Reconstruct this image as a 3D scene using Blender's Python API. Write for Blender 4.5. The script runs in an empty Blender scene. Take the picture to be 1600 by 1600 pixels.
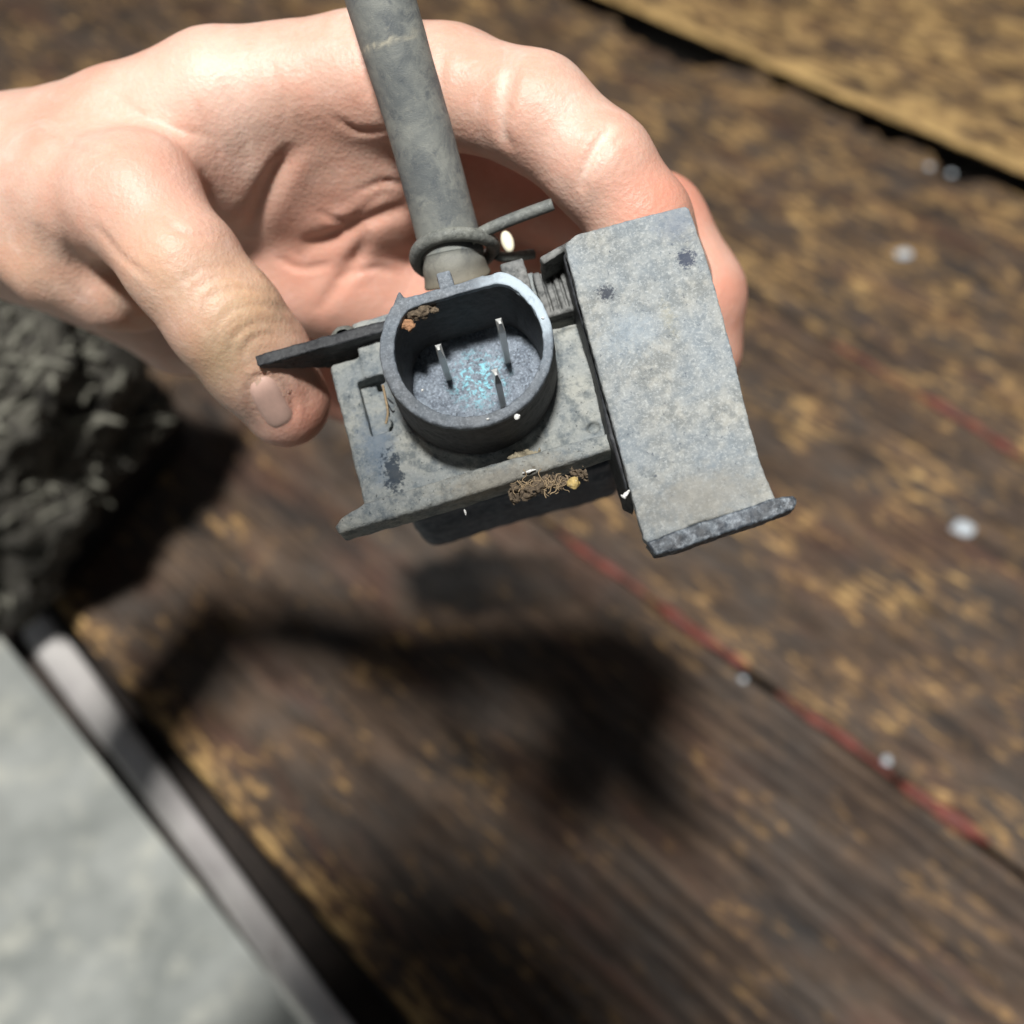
import bpy, bmesh, math, random
import numpy as np
from mathutils import Matrix, Vector
random.seed(7); rng = np.random.default_rng(11)
sc = bpy.context.scene
COL = sc.collection

# ------------------------------------------------------------------ camera
CAM_H = 0.50                                  # metres above the bench top
TILT = math.radians(38.9)                     # away from looking straight down
FPX = 800 / math.tan(math.radians(25))
cam_d = bpy.data.cameras.new('camera'); cam = bpy.data.objects.new('camera', cam_d); COL.objects.link(cam)
cam.location = (0, 0, CAM_H); cam.rotation_euler = (TILT, 0, 0)
cam_d.sensor_width = 36; cam_d.lens = 18 / math.tan(math.radians(25))
cam_d.clip_start = 0.01; cam_d.clip_end = 60
cam_d.dof.use_dof = True; cam_d.dof.focus_distance = 0.184; cam_d.dof.aperture_fstop = 10.5
sc.camera = cam
RC = Matrix.Rotation(TILT, 4, 'X'); RC.translation = Vector((0, 0, CAM_H))
RCn = np.array(RC.to_3x3())

# ------------------------------------------------------------------ light
world = bpy.data.worlds.new('World'); sc.world = world; world.use_nodes = True
bg = world.node_tree.nodes['Background']; bg.inputs[0].default_value = (0.80, 0.86, 0.93, 1); bg.inputs[1].default_value = 0.085
def area(name, loc, target, sx, sy, power, col):
    l = bpy.data.lights.new(name, 'AREA'); l.shape = 'RECTANGLE'; l.size = sx; l.size_y = sy
    l.energy = power; l.color = col
    o = bpy.data.objects.new(name, l); COL.objects.link(o); o.location = loc
    o.rotation_euler = (Vector(target) - Vector(loc)).to_track_quat('-Z', 'Y').to_euler()
    return o
area('workshop_lamp', (-0.24, -0.45, 2.42), (0.0, 0.15, 0), 0.20, 0.20, 97, (1.0, 0.985, 0.955))
sc.view_settings.view_transform = 'Standard'; sc.view_settings.look = 'None'
sc.view_settings.exposure = 0.0; sc.view_settings.gamma = 1
sc.cycles.max_bounces = 8

# ------------------------------------------------------------------ helpers
def camray(px, py, d):
    """point seen at (px,py) of the 1600 px photograph, d metres deep, in camera axes"""
    return np.array([(px - 800) / FPX * d, (800 - py) / FPX * d, -d])
def W(px, py, d):
    return RCn @ camray(px, py, d) + np.array([0, 0, CAM_H])
def on_table(px, py, z=0.0):
    r = RCn @ camray(px, py, 1.0); return np.array([0, 0, CAM_H]) + r * ((z - CAM_H) / r[2])

def new_obj(name, me, mat=None, parent=None, matrix=None):
    o = bpy.data.objects.new(name, me); COL.objects.link(o)
    if mat: me.materials.append(mat)
    if parent: o.parent = parent
    if matrix is not None: o.matrix_local = matrix
    return o
def tag(o, label=None, cat=None, group=None, kind=None):
    if label: o['label'] = label
    if cat: o['category'] = cat
    if group: o['group'] = group
    if kind: o['kind'] = kind
    return o
def empty(name, loc=(0, 0, 0), rot=None):
    o = bpy.data.objects.new(name, None); COL.objects.link(o); o.empty_display_size = 0.02
    o.location = loc
    if rot is not None: o.rotation_euler = rot
    return o
def mesh_np(name, V, Q, smooth=True):
    me = bpy.data.meshes.new(name)
    V = np.asarray(V, np.float32); Q = np.asarray(Q, np.int32); k = Q.shape[1]
    me.vertices.add(len(V)); me.vertices.foreach_set('co', V.ravel())
    me.loops.add(Q.size); me.loops.foreach_set('vertex_index', Q.ravel())
    me.polygons.add(len(Q)); me.polygons.foreach_set('loop_start', np.arange(0, Q.size, k, dtype=np.int32))
    me.polygons.foreach_set('loop_total', np.full(len(Q), k, np.int32))
    me.polygons.foreach_set('use_smooth', np.full(len(Q), smooth))
    me.update(calc_edges=True); me.validate(); return me

_lat = rng.random((64, 64, 64)).astype(np.float32) * 2 - 1
def vnoise(P, seed=0):
    P = P + seed * 17.31
    i = np.floor(P).astype(int); f = (P - i).astype(np.float32); f = f * f * (3 - 2 * f)
    r = 0
    for a in (0, 1):
        wa = f[:, 0] if a else 1 - f[:, 0]
        for b in (0, 1):
            wb = f[:, 1] if b else 1 - f[:, 1]
            for c in (0, 1):
                wc = f[:, 2] if c else 1 - f[:, 2]
                r = r + wa * wb * wc * _lat[(i[:, 0] + a) % 64, (i[:, 1] + b) % 64, (i[:, 2] + c) % 64]
    return r
def fbm(P, oct=3, seed=0):
    r = 0; a = 1
    for o in range(oct): r = r + a * vnoise(P * 2 ** o, seed + o); a *= .5
    return r

def surface_nets(S, org, h):
    ins = S < 0
    c = np.zeros(tuple(n - 1 for n in S.shape), np.int8)
    offs = [(a, b, d) for a in (0, 1) for b in (0, 1) for d in (0, 1)]
    nx, ny, nz = S.shape
    for a, b, d in offs: c += ins[a:nx - 1 + a, b:ny - 1 + b, d:nz - 1 + d]
    act = np.argwhere((c > 0) & (c < 8))
    idm = np.full(c.shape, -1, np.int32); idm[act[:, 0], act[:, 1], act[:, 2]] = np.arange(len(act))
    val = np.stack([S[act[:, 0] + a, act[:, 1] + b, act[:, 2] + d] for a, b, d in offs], 1)
    acc = np.zeros((len(act), 3)); cnt = np.zeros(len(act)); O = np.array(offs, float)
    for p in range(8):
        for q in range(p + 1, 8):
            if abs(O[p] - O[q]).sum() != 1: continue
            m = (val[:, p] < 0) != (val[:, q] < 0)
            t = np.where(m, val[:, p] / np.where(m, val[:, p] - val[:, q], 1), 0)
            acc += (m[:, None]) * (O[p] + t[:, None] * (O[q] - O[p])); cnt += m
    V = (act + acc / cnt[:, None]) * h + org
    Q = []
    for ax in range(3):
        s0 = [slice(None)] * 3; s1 = [slice(None)] * 3; s0[ax] = slice(0, -1); s1[ax] = slice(1, None)
        A = ins[tuple(s0)]; B = ins[tuple(s1)]
        e = np.argwhere(A != B)
        u, v = (ax + 1) % 3, (ax + 2) % 3
        e = e[(e[:, u] > 0) & (e[:, v] > 0) & (e[:, u] < S.shape[u] - 1) & (e[:, v] < S.shape[v] - 1)]
        if not len(e): continue
        fl = A[e[:, 0], e[:, 1], e[:, 2]]
        cs = []
        for du, dv in ((-1, -1), (0, -1), (0, 0), (-1, 0)):
            g = e.copy(); g[:, u] += du; g[:, v] += dv; cs.append(idm[g[:, 0], g[:, 1], g[:, 2]])
        q = np.stack(cs, 1); q[~fl] = q[~fl][:, ::-1]; Q.append(q)
    return V, np.concatenate(Q)
def grid(lo, hi, h):
    n = [int(math.ceil((b - a) / h)) + 1 for a, b in zip(lo, hi)]
    ax = [a + h * np.arange(k, dtype=np.float32) for a, k in zip(lo, n)]
    return np.meshgrid(*ax, indexing='ij')
def normals(V, Q):
    n = np.cross(V[Q[:, 2]] - V[Q[:, 0]], V[Q[:, 3]] - V[Q[:, 1]])
    N = np.zeros_like(V)
    for k in range(4): np.add.at(N, Q[:, k], n)
    return N / (np.linalg.norm(N, axis=1, keepdims=True) + 1e-12)
def smooth(V, Q, it=2, f=.5):
    for _ in range(it):
        A = np.zeros_like(V); c = np.zeros(len(V))
        for k in range(4):
            for j in (1, 3):
                np.add.at(A, Q[:, k], V[Q[:, (k + j) % 4]]); np.add.at(c, Q[:, k], 1)
        V = V + f * (A / c[:, None] - V)
    return V
def smin(a, b, k):
    h = np.clip(.5 + .5 * (b - a) / k, 0, 1); return b + (a - b) * h - k * h * (1 - h)
def box(X, Y, Z, x0, x1, y0, y1, z0, z1, r=0.0):
    dx = np.abs(X - (x0 + x1) / 2) - (x1 - x0) / 2 + r; dy = np.abs(Y - (y0 + y1) / 2) - (y1 - y0) / 2 + r; dz = np.abs(Z - (z0 + z1) / 2) - (z1 - z0) / 2 + r
    return np.sqrt(np.maximum(dx, 0) ** 2 + np.maximum(dy, 0) ** 2 + np.maximum(dz, 0) ** 2) + np.minimum(np.maximum(dx, np.maximum(dy, dz)), 0) - r
def poly2(X, Y, pts):
    """signed distance to a closed 2-D polygon"""
    d = np.full(X.shape, 1e9, np.float32); s = np.ones(X.shape, np.float32); n = len(pts)
    for i in range(n):
        ax, ay = pts[i]; bx, by = pts[i - 1]
        ex, ey = bx - ax, by - ay; wx, wy = X - ax, Y - ay
        t = np.clip((wx * ex + wy * ey) / (ex * ex + ey * ey), 0, 1)
        d = np.minimum(d, (wx - ex * t) ** 2 + (wy - ey * t) ** 2)
        c1 = Y >= ay; c2 = Y < by; c3 = ex * wy > ey * wx
        s = np.where((c1 & c2 & c3) | (~c1 & ~c2 & ~c3), -s, s)
    return s * np.sqrt(d)
def prism(d2, T, t0, t1, r=0.0):
    dz = np.abs(T - (t0 + t1) / 2) - (t1 - t0) / 2 + r; d = d2 + r
    return np.sqrt(np.maximum(d, 0) ** 2 + np.maximum(dz, 0) ** 2) + np.minimum(np.maximum(d, dz), 0) - r
def cone(X, Y, Z, a, b, ra, rb):
    a = np.asarray(a); b = np.asarray(b); e = b - a; L2 = e @ e
    t = np.clip(((X - a[0]) * e[0] + (Y - a[1]) * e[1] + (Z - a[2]) * e[2]) / L2, 0, 1)
    return np.sqrt((X - a[0] - t * e[0]) ** 2 + (Y - a[1] - t * e[1]) ** 2 + (Z - a[2] - t * e[2]) ** 2) - (ra + t * (rb - ra))
def sdf_mesh(name, fn, lo, hi, h, mat, parent=None, rough=0.0, rscale=1.0, sm=0, scale=.001, seed=1):
    X, Y, Z = grid(lo, hi, h); V, Q = surface_nets(fn(X, Y, Z), np.array(lo), h)
    if sm: V = smooth(V, Q, sm)
    if rough: V = V + normals(V, Q) * (rough * fbm(V * rscale, 3, seed))[:, None]
    return new_obj(name, mesh_np(name, V * scale, Q), mat, parent)
def tube(path, rad, n=16, closed=False, caps=True):
    """tube along a polyline; rad scalar, or one per point"""
    P = [Vector(p) for p in path]; m = len(P); R = list(rad) if hasattr(rad, '__len__') else [rad] * m
    V = []; Q = []; nrm = None
    for i in range(m):
        if closed: t = P[(i + 1) % m] - P[i - 1]
        else: t = P[min(i + 1, m - 1)] - P[max(i - 1, 0)]
        t.normalize()
        if nrm is None: nrm = t.orthogonal().normalized()
        else: nrm = (nrm - t * nrm.dot(t)).normalized()
        b = t.cross(nrm)
        for k in range(n):
            a = 2 * math.pi * k / n; V.append(P[i] + (nrm * math.cos(a) + b * math.sin(a)) * R[i])
    for i in range(m if closed else m - 1):
        j = (i + 1) % m
        for k in range(n): Q.append((i * n + k, i * n + (k + 1) % n, j * n + (k + 1) % n, j * n + k))
    F = [tuple(q) for q in Q]
    if caps and not closed: F += [tuple(range(n))[::-1], tuple((m - 1) * n + k for k in range(n))]
    return [tuple(v) for v in V], F
def mesh_py(name, V, F, mat, parent=None, smoothf=True):
    me = bpy.data.meshes.new(name); me.from_pydata(V, [], F); me.update()
    for p in me.polygons: p.use_smooth = smoothf and len(p.vertices) < 8
    return new_obj(name, me, mat, parent)
def spline(pts, n):
    pts = np.array(pts, float); m = len(pts); out = []
    for t in np.linspace(0, m - 1, n):
        i = min(int(t), m - 2); f = t - i
        p0 = pts[max(i - 1, 0)]; p1 = pts[i]; p2 = pts[i + 1]; p3 = pts[min(i + 2, m - 1)]
        out.append(.5 * ((2 * p1) + (-p0 + p2) * f + (2 * p0 - 5 * p1 + 4 * p2 - p3) * f * f + (-p0 + 3 * p1 - 3 * p2 + p3) * f ** 3))
    return np.array(out)

# ------------------------------------------------------------------ materials
class M:
    def __init__(s, name):
        s.m = bpy.data.materials.new(name); s.m.use_nodes = True; s.t = s.m.node_tree; s.n = s.t.nodes; s.l = s.t.links
        s.b = s.n['Principled BSDF']; s.tc = s.n.new('ShaderNodeTexCoord')
    def mapping(s, scale=(1000, 1000, 1000), rot=(0, 0, 0), loc=(0, 0, 0)):
        k = s.n.new('ShaderNodeMapping'); k.inputs['Scale'].default_value = scale; k.inputs['Rotation'].default_value = rot; k.inputs['Location'].default_value = loc
        s.l.new(s.tc.outputs['Object'], k.inputs[0]); return k.outputs[0]
    def noise(s, vec, scale, detail=4, rough=.55, dist=0):
        k = s.n.new('ShaderNodeTexNoise'); k.inputs['Scale'].default_value = scale; k.inputs['Detail'].default_value = detail
        k.inputs['Roughness'].default_value = rough; k.inputs['Distortion'].default_value = dist; s.l.new(vec, k.inputs['Vector']); return k.outputs[0]
    def voro(s, vec, scale, feature='F1'):
        k = s.n.new('ShaderNodeTexVoronoi'); k.feature = feature; k.inputs['Scale'].default_value = scale; s.l.new(vec, k.inputs['Vector']); return k.outputs[0]
    def ramp(s, fac, *stops):
        k = s.n.new('ShaderNodeValToRGB'); e = k.color_ramp.elements
        while len(e) < len(stops): e.new(.5)
        for el, (p, c) in zip(e, stops):
            el.position = p; el.color = (c, c, c, 1) if not hasattr(c, '__len__') else (*c, 1)
        s.l.new(fac, k.inputs[0]); return k.outputs[0]
    def mix(s, fac, a, b, mode='MIX'):
        k = s.n.new('ShaderNodeMix'); k.data_type = 'RGBA'; k.blend_type = mode
        for sock, v in ((k.inputs[0], fac), (k.inputs[6], a), (k.inputs[7], b)):
            if isinstance(v, (int, float)): sock.default_value = v
            elif isinstance(v, tuple): sock.default_value = (*v, 1)
            else: s.l.new(v, sock)
        return k.outputs[2]
    def math(s, op, a, b=0.0):
        k = s.n.new('ShaderNodeMath'); k.operation = op; k.use_clamp = False
        for sock, v in zip(k.inputs, (a, b)):
            if isinstance(v, (int, float)): sock.default_value = v
            else: s.l.new(v, sock)
        return k.outputs[0]
    def attr(s, name):
        k = s.n.new('ShaderNodeAttribute'); k.attribute_name = name; return k.outputs['Fac']
    def set(s, col=None, rough=None, metal=None, spec=None):
        for nm, v in (('Base Color', col), ('Roughness', rough), ('Metallic', metal), ('Specular IOR Level', spec)):
            if v is None: continue
            if isinstance(v, (int, float)): s.b.inputs[nm].default_value = v
            elif isinstance(v, tuple): s.b.inputs[nm].default_value = (*v, 1)
            else: s.l.new(v, s.b.inputs[nm])
    def bump(s, h, dist=.0003, strength=.6):
        k = s.n.new('ShaderNodeBump'); k.inputs['Distance'].default_value = dist; k.inputs['Strength'].default_value = strength
        s.l.new(h, k.inputs['Height']); s.l.new(k.outputs[0], s.b.inputs['Normal'])

def dusty(name, base, dust, speck, dark, s_speck=2.6, patch=(.22, .27, .33), rough=.85, lo=.42, hi=.6, bump=.00025, darkamt=.7):
    """weathered plastic or cast metal: base with dust, fine pale specks, small dark pits; units of mm"""
    m = M(name); v = m.mapping()
    big = m.ramp(m.noise(v, .11, 3), (.38, 0.0), (.66, 1.0))
    med = m.ramp(m.noise(v, .45, 4, .6), (lo, 0.0), (hi, 1.0))
    c = m.mix(med, base, dust); c = m.mix(m.math('MULTIPLY', big, .55), c, patch)
    fine = m.ramp(m.noise(v, s_speck, 6, .78), (.5, 0.0), (.72, 1.0)); c = m.mix(m.math('MULTIPLY', fine, .62), c, speck)
    pit = m.ramp(m.noise(v, s_speck * .75, 4, .7, .5), (.30, 1.0), (.40, 0.0)); c = m.mix(m.math('MULTIPLY', pit, darkamt), c, dark)
    m.set(c, rough, None, .3); m.out = c
    hgt = m.math('ADD', m.noise(v, s_speck * .6, 5, .7), m.math('MULTIPLY', m.noise(v, .5, 3), 1.2)); m.bump(hgt, bump, .7)
    return m.m
m_bracket = dusty('weathered_zinc', (.185, .195, .19), (.31, .31, .285), (.56, .58, .57), (.04, .055, .08), 1.7, (.19, .235, .28), .8, bump=.0005)
m_housing = dusty('dusty_housing_plastic', (.14, .155, .155), (.32, .325, .295), (.42, .43, .41), (.015, .022, .03), 1.9, (.13, .165, .20), .85, .38, .56, bump=.0004, darkamt=.9)
m_socket = dusty('bluish_socket_plastic', (.115, .128, .142), (.18, .195, .212), (.34, .37, .41), (.02, .025, .03), 1.8, (.13, .165, .205), .6, bump=.00025, darkamt=.7)
def zone(mat, centre, r0, r1, colr, amt, nscale=900, namp=.008, stretch=(1, 1, 1), thr=None):
    """a stained or worn patch of its own shape, centred on a point of the part (metres), broken up by noise"""
    t = mat.node_tree; n = t.nodes; b = n['Principled BSDF']; src = b.inputs['Base Color'].links[0].from_socket
    tc = n.new('ShaderNodeTexCoord'); sb = n.new('ShaderNodeVectorMath'); sb.operation = 'SUBTRACT'; t.links.new(tc.outputs['Object'], sb.inputs[0]); sb.inputs[1].default_value = centre
    ml = n.new('ShaderNodeVectorMath'); ml.operation = 'MULTIPLY'; t.links.new(sb.outputs[0], ml.inputs[0]); ml.inputs[1].default_value = stretch
    d = n.new('ShaderNodeVectorMath'); d.operation = 'LENGTH'; t.links.new(ml.outputs[0], d.inputs[0])
    no = n.new('ShaderNodeTexNoise'); no.inputs['Scale'].default_value = nscale; no.inputs['Detail'].default_value = 5; no.inputs['Roughness'].default_value = .7; t.links.new(tc.outputs['Object'], no.inputs['Vector'])
    a = n.new('ShaderNodeMath'); a.operation = 'MULTIPLY_ADD'; t.links.new(no.outputs[0], a.inputs[0]); a.inputs[1].default_value = namp; t.links.new(d.outputs['Value'], a.inputs[2])
    r = n.new('ShaderNodeMapRange'); t.links.new(a.outputs[0], r.inputs[0]); r.inputs[1].default_value = r0; r.inputs[2].default_value = r1; r.inputs[3].default_value = amt; r.inputs[4].default_value = 0
    mx = n.new('ShaderNodeMix'); mx.data_type = 'RGBA'; t.links.new(r.outputs[0], mx.inputs[0]); t.links.new(src, mx.inputs[6]); mx.inputs[7].default_value = (*colr, 1); t.links.new(mx.outputs[2], b.inputs['Base Color'])
zone(m_socket, (.0125, .0065, 0), .0095, .0135, (.44, .52, .58), .85)
zone(m_bracket, (.0262, -.004, -.003), .005, .012, (.30, .38, .46), .32, 1600, .012)
zone(m_bracket, (.0335, -.0035, -.003), .0035, .0068, (.36, .32, .20), .4, 1500, .009, (1.6, .6, 1))
zone(m_bracket, (.0395, .006, -.003), .0035, .0045, (.04, .05, .08), .9, 1800, .005)
zone(m_bracket, (.0250, .004, -.003), .0030, .0040, (.03, .035, .05), .9, 2000, .0045)
zone(m_bracket, (.030, -.034, -.003), .008, .014, (.25, .235, .20), .6, 500, .012, (.6, 1.4, 1))
zone(m_bracket, (.040, .013, -.003), .004, .008, (.16, .19, .24), .6, 900, .006)
zone(m_housing, (-.020, -.006, -.016), .010, .016, (.13, .17, .22), .75, 500, .016, (2.0, .8, 1))
zone(m_housing, (-.0185, -.012, -.016), .0075, .0085, (.02, .03, .045), .85, 900, .011, (1.8, .7, 1))
zone(m_housing, (.000, -.020, -.012), .006, .010, (.24, .20, .14), .45, 700, .008, (.4, 1.5, 1))
m_cupwall = dusty('shaded_socket_plastic', (.035, .033, .034), (.055, .052, .05), (.09, .09, .09), (.015, .015, .015), 1.8, (.045, .044, .045), .6, bump=.00012)
m_dark = dusty('black_oily_plate_and_gap_shade', (.018, .019, .022), (.04, .042, .045), (.10, .105, .11), (.008, .008, .01), 1.4, (.025, .03, .035), .55)
m_edge = dusty('chipped_edge_metal', (.03, .035, .042), (.08, .095, .11), (.42, .46, .50), (.01, .01, .012), .9, (.09, .11, .14), .5)
m_steelg = dusty('grey_spring_steel', (.10, .105, .095), (.17, .175, .155), (.30, .31, .29), (.03, .03, .03), 1.6, (.11, .12, .12), .55)
m_back = dusty('dark_canister_plastic', (.07, .085, .105), (.12, .135, .16), (.18, .2, .22), (.01, .01, .012), .9, (.04, .05, .065), .65)
m_rib = dusty('ribbed_plastic', (.06, .062, .06), (.17, .172, .165), (.28, .28, .27), (.012, .012, .012), 1.2, (.10, .11, .115), .7)

def hose_material():
    m = M('weathered_rubber'); v = m.mapping()
    a = m.ramp(m.noise(v, .16, 4, .6, .6), (.36, 0.0), (.62, 1.0)); c = m.mix(a, (.11, .12, .12), (.20, .208, .19))
    b = m.ramp(m.noise(v, .23, 5, .65, 1.2), (.50, 0.0), (.66, 1.0)); c = m.mix(m.math('MULTIPLY', b, .7), c, (.065, .075, .085))
    d = m.ramp(m.noise(v, 1.1, 5, .7, 1.5), (.55, 0.0), (.72, 1.0)); c = m.mix(m.math('MULTIPLY', d, .5), c, (.27, .265, .225))
    cr = m.attr('mark'); c = m.mix(cr, c, (.42, .39, .30))
    tn = m.attr('tan'); c = m.mix(tn, c, (.17, .145, .10))
    m.set(c, .62, None, .35); m.bump(m.math('ADD', m.noise(v, .9, 5, .7), m.noise(v, 5, 2)), .00012, .6); return m.m
m_hose = hose_material()

def floor_cup_material():
    m = M('corroded_socket_floor'); v = m.mapping()
    n = m.noise(v, .5, 5, .7); c = m.mix(m.ramp(n, (.35, 0.0), (.6, 1.0)), (.09, .11, .14), (.22, .255, .30))
    sp = m.ramp(m.noise(v, 2.6, 5, .75), (.52, 0.0), (.62, 1.0)); c = m.mix(m.math('MULTIPLY', sp, .7), c, (.46, .54, .64))
    dk = m.ramp(m.noise(v, 1.3, 5, .75), (.36, 1.0), (.44, 0.0)); c = m.mix(m.math('MULTIPLY', dk, .8), c, (.012, .015, .022))
    k = m.n.new('ShaderNodeVectorMath'); k.operation = 'DISTANCE'; m.l.new(v, k.inputs[0]); k.inputs[1].default_value = (0.6, .8, -18)
    near = m.ramp(m.math('DIVIDE', k.outputs['Value'], 9.0), (.25, 1.0), (.75, 0.0))
    cy = m.ramp(m.noise(v, .9, 6, .8, .8), (.52, 0.0), (.57, 1.0))
    c = m.mix(m.math('MULTIPLY', near, cy), c, (.28, .68, .80))
    m.set(c, .5, None, .6); m.bump(m.math('ADD', m.noise(v, 2.2, 5, .75), m.math('MULTIPLY', n, 2.0)), .0004, .8); return m.m
m_cupfloor = floor_cup_material()

def simple(name, col, rough=.6, metal=0.0, var=.35, sc_=1.5, bump=0.0, spec=.5):
    m = M(name); v = m.mapping(); n = m.ramp(m.noise(v, sc_, 5, .65), (.3, 0.0), (.7, 1.0))
    c = m.mix(n, tuple(x * (1 - var) for x in col), tuple(min(1, x * (1 + var)) for x in col)); m.set(c, rough, metal, spec)
    if bump: m.bump(m.noise(v, sc_ * 2, 5, .7), bump, .7)
    return m.m
m_term = simple('bright_tin', (.95, .96, .93), .25, .2, .04)
m_white = simple('white_lint', (.75, .75, .72), .8, sc_=3)
m_cream = simple('pale_cream', (.80, .76, .58), .5, var=.1)
m_dirt = simple('brown_dirt', (.14, .105, .07), .95, var=.6, sc_=2, bump=.0004)
m_fibre = simple('pale_fibre', (.30, .22, .13), .8, var=.4, sc_=2)
m_gold = simple('amber_resin', (.50, .37, .15), .25, var=.4, sc_=1.2)
m_rust = simple('orange_crumbs', (.36, .19, .10), .9, var=.5, sc_=2, bump=.0003)
m_redpaint = simple('red_paint_bead', (.16, .038, .026), .55, var=.55, sc_=.12, bump=.001)
m_crumb = simple('pale_grey_crumb', (.55, .60, .64), .5, var=.15, sc_=.4, bump=.0004)

def skin_material():
    m = M('skin'); v = m.mapping()
    n = m.ramp(m.noise(v, .055, 4, .6), (.35, 0.0), (.65, 1.0)); c = m.mix(n, (.53, .335, .255), (.63, .435, .35))
    n2 = m.ramp(m.noise(v, .18, 4, .65), (.4, 0.0), (.65, 1.0)); c = m.mix(m.math('MULTIPLY', n2, .5), c, (.62, .32, .235))
    n3 = m.ramp(m.noise(v, .75, 5, .75), (.42, 0.0), (.7, 1.0)); c = m.mix(m.math('MULTIPLY', n3, .22), c, (.50, .27, .19))
    n4 = m.ramp(m.noise(v, .09, 4, .7, 1.5), (.55, 0.0), (.7, 1.0)); c = m.mix(m.math('MULTIPLY', n4, .35), c, (.74, .54, .47))
    c = m.mix(m.math('MULTIPLY', m.attr('blush'), .75), c, (.60, .23, .155))
    c = m.mix(m.math('MULTIPLY', m.attr('yellow'), .45), c, (.60, .43, .20))
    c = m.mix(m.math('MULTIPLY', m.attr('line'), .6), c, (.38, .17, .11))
    c = m.mix(m.math('MULTIPLY', m.attr('pale'), .7), c, (.78, .60, .50))
    m.set(c, .46, None, .4)
    b = m.b.inputs; b['Subsurface Weight'].default_value = .22; b['Subsurface Radius'].default_value = (1.0, .35, .18); b['Subsurface Scale'].default_value = .0035
    h = m.math('ADD', m.math('MULTIPLY', m.voro(v, 1.1), .9), m.math('ADD', m.noise(v, .7, 4, .6), m.noise(v, 3.0, 3)))
    m.bump(h, .00013, .6); return m.m
m_skin = skin_material()
m_nail = simple('nail', (.64, .42, .345), .42, var=.12, sc_=.25)

GA = math.atan2(*((RCn @ np.array([-2880, 2126, -FPX]))[[1, 0]]))      # direction of the wood grain on the bench
def wood_material():
    m = M('oil_stained_wood'); v = m.mapping()
    vs = m.mapping((1000 / 5.0, 1000, 1000)); vl = m.mapping((1000 / 14.0, 1000, 1000)); vm = m.mapping((1000 / 3.6, 1000, 1000))
    c = m.mix(m.ramp(m.noise(vs, .06, 5, .65), (.32, 0.0), (.68, 1.0)), (.042, .028, .020), (.165, .110, .074))
    c = m.mix(m.math('MULTIPLY', m.ramp(m.noise(v, .018, 4, .6), (.4, 0.0), (.6, 1.0)), .5), c, (.072, .070, .066))
    c = m.mix(m.math('MULTIPLY', m.ramp(m.noise(vm, .03, 4, .6, .5), (.52, 0.0), (.68, 1.0)), .6), c, (.13, .062, .042))
    w = m.math('ADD', m.math('MULTIPLY', m.noise(vm, .20, 6, .72, .25), .66), m.math('MULTIPLY', m.noise(v, .022, 4, .6), .34))
    w = m.math('ADD', w, m.math('MULTIPLY', m.attr('wear'), .11))
    c = m.mix(m.math('MULTIPLY', m.ramp(w, (.545, 0.0), (.60, 1.0)), .9), c, (.38, .225, .095))
    c = m.mix(m.math('MULTIPLY', m.ramp(w, (.60, 0.0), (.65, 1.0)), .85), c, (.72, .48, .20))
    c = m.mix(m.math('MULTIPLY', m.ramp(m.noise(vl, .30, 5, .65), (.40, 1.0), (.50, 0.0)), .7), c, (.022, .014, .010))
    c = m.mix(m.math('MULTIPLY', m.ramp(m.noise(vl, .22, 4, .6), (.56, 0.0), (.66, 1.0)), .35), c, (.17, .115, .075))
    c = m.mix(m.math('MULTIPLY', m.ramp(m.noise(vs, .035, 5, .7, .8), (.36, 1.0), (.44, 0.0)), .7), c, (.028, .025, .024))
    c = m.mix(m.math('MULTIPLY', m.attr('painted_shadow'), .97), c, (.004, .004, .004))
    c = m.mix(m.math('MULTIPLY', m.attr('groove'), .8), c, (.016, .010, .008))
    m.set(c, m.ramp(m.noise(v, .05, 3), (.3, .38), (.7, .66)), None, .22)
    h = m.math('ADD', m.noise(vl, .5, 6, .65), m.math('ADD', m.math('MULTIPLY', m.noise(vs, .2, 5, .6), 1.5), m.math('MULTIPLY', m.noise(v, 1.0, 4), .4)))
    m.bump(h, .0016, .8); return m.m
m_wood = wood_material()
m_woodside = simple('dark_board_edge', (.025, .018, .014), .8, var=.4, sc_=.1, bump=.001)

def concrete_material():
    m = M('grey_concrete'); v = m.mapping()
    c = m.mix(m.ramp(m.noise(v, .009, 5, .6), (.35, 0.0), (.65, 1.0)), (.32, .34, .32), (.56, .58, .545))
    c = m.mix(m.math('MULTIPLY', m.ramp(m.noise(v, .022, 5, .65), (.52, 0.0), (.68, 1.0)), .7), c, (.78, .78, .68))
    m.set(c, .8, None, .3); m.bump(m.noise(v, .2, 5), .001, .4); return m.m
m_conc = concrete_material()
def rail_material():
    m = M('worn_painted_metal'); v = m.mapping()
    c = m.mix(m.ramp(m.noise(v, .03, 4), (.35, 0.0), (.65, 1.0)), (.50, .47, .46), (.74, .71, .68))
    c = m.mix(m.math('MULTIPLY', m.ramp(m.noise(v, .06, 5, .7), (.55, 0.0), (.7, 1.0)), .5), c, (.18, .13, .12))
    m.set(c, .25, .3, .6); return m.m
m_rail = rail_material()
def grime_material():
    m = M('greasy_grime'); v = m.mapping()
    c = m.mix(m.ramp(m.noise(v, .10, 6, .7), (.38, 0.0), (.62, 1.0)), (.038, .035, .030), (.13, .122, .10))
    c = m.mix(m.math('MULTIPLY', m.ramp(m.noise(v, .30, 5, .7), (.55, 0.0), (.7, 1.0)), .5), c, (.17, .16, .125))
    m.set(c, .75, None, .3); m.bump(m.noise(v, .45, 6, .75), .003, .9); return m.m
m_grime = grime_material()
m_flake = simple('grey_flakes', (.15, .145, .115), .8, var=.4, sc_=.3)
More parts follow.
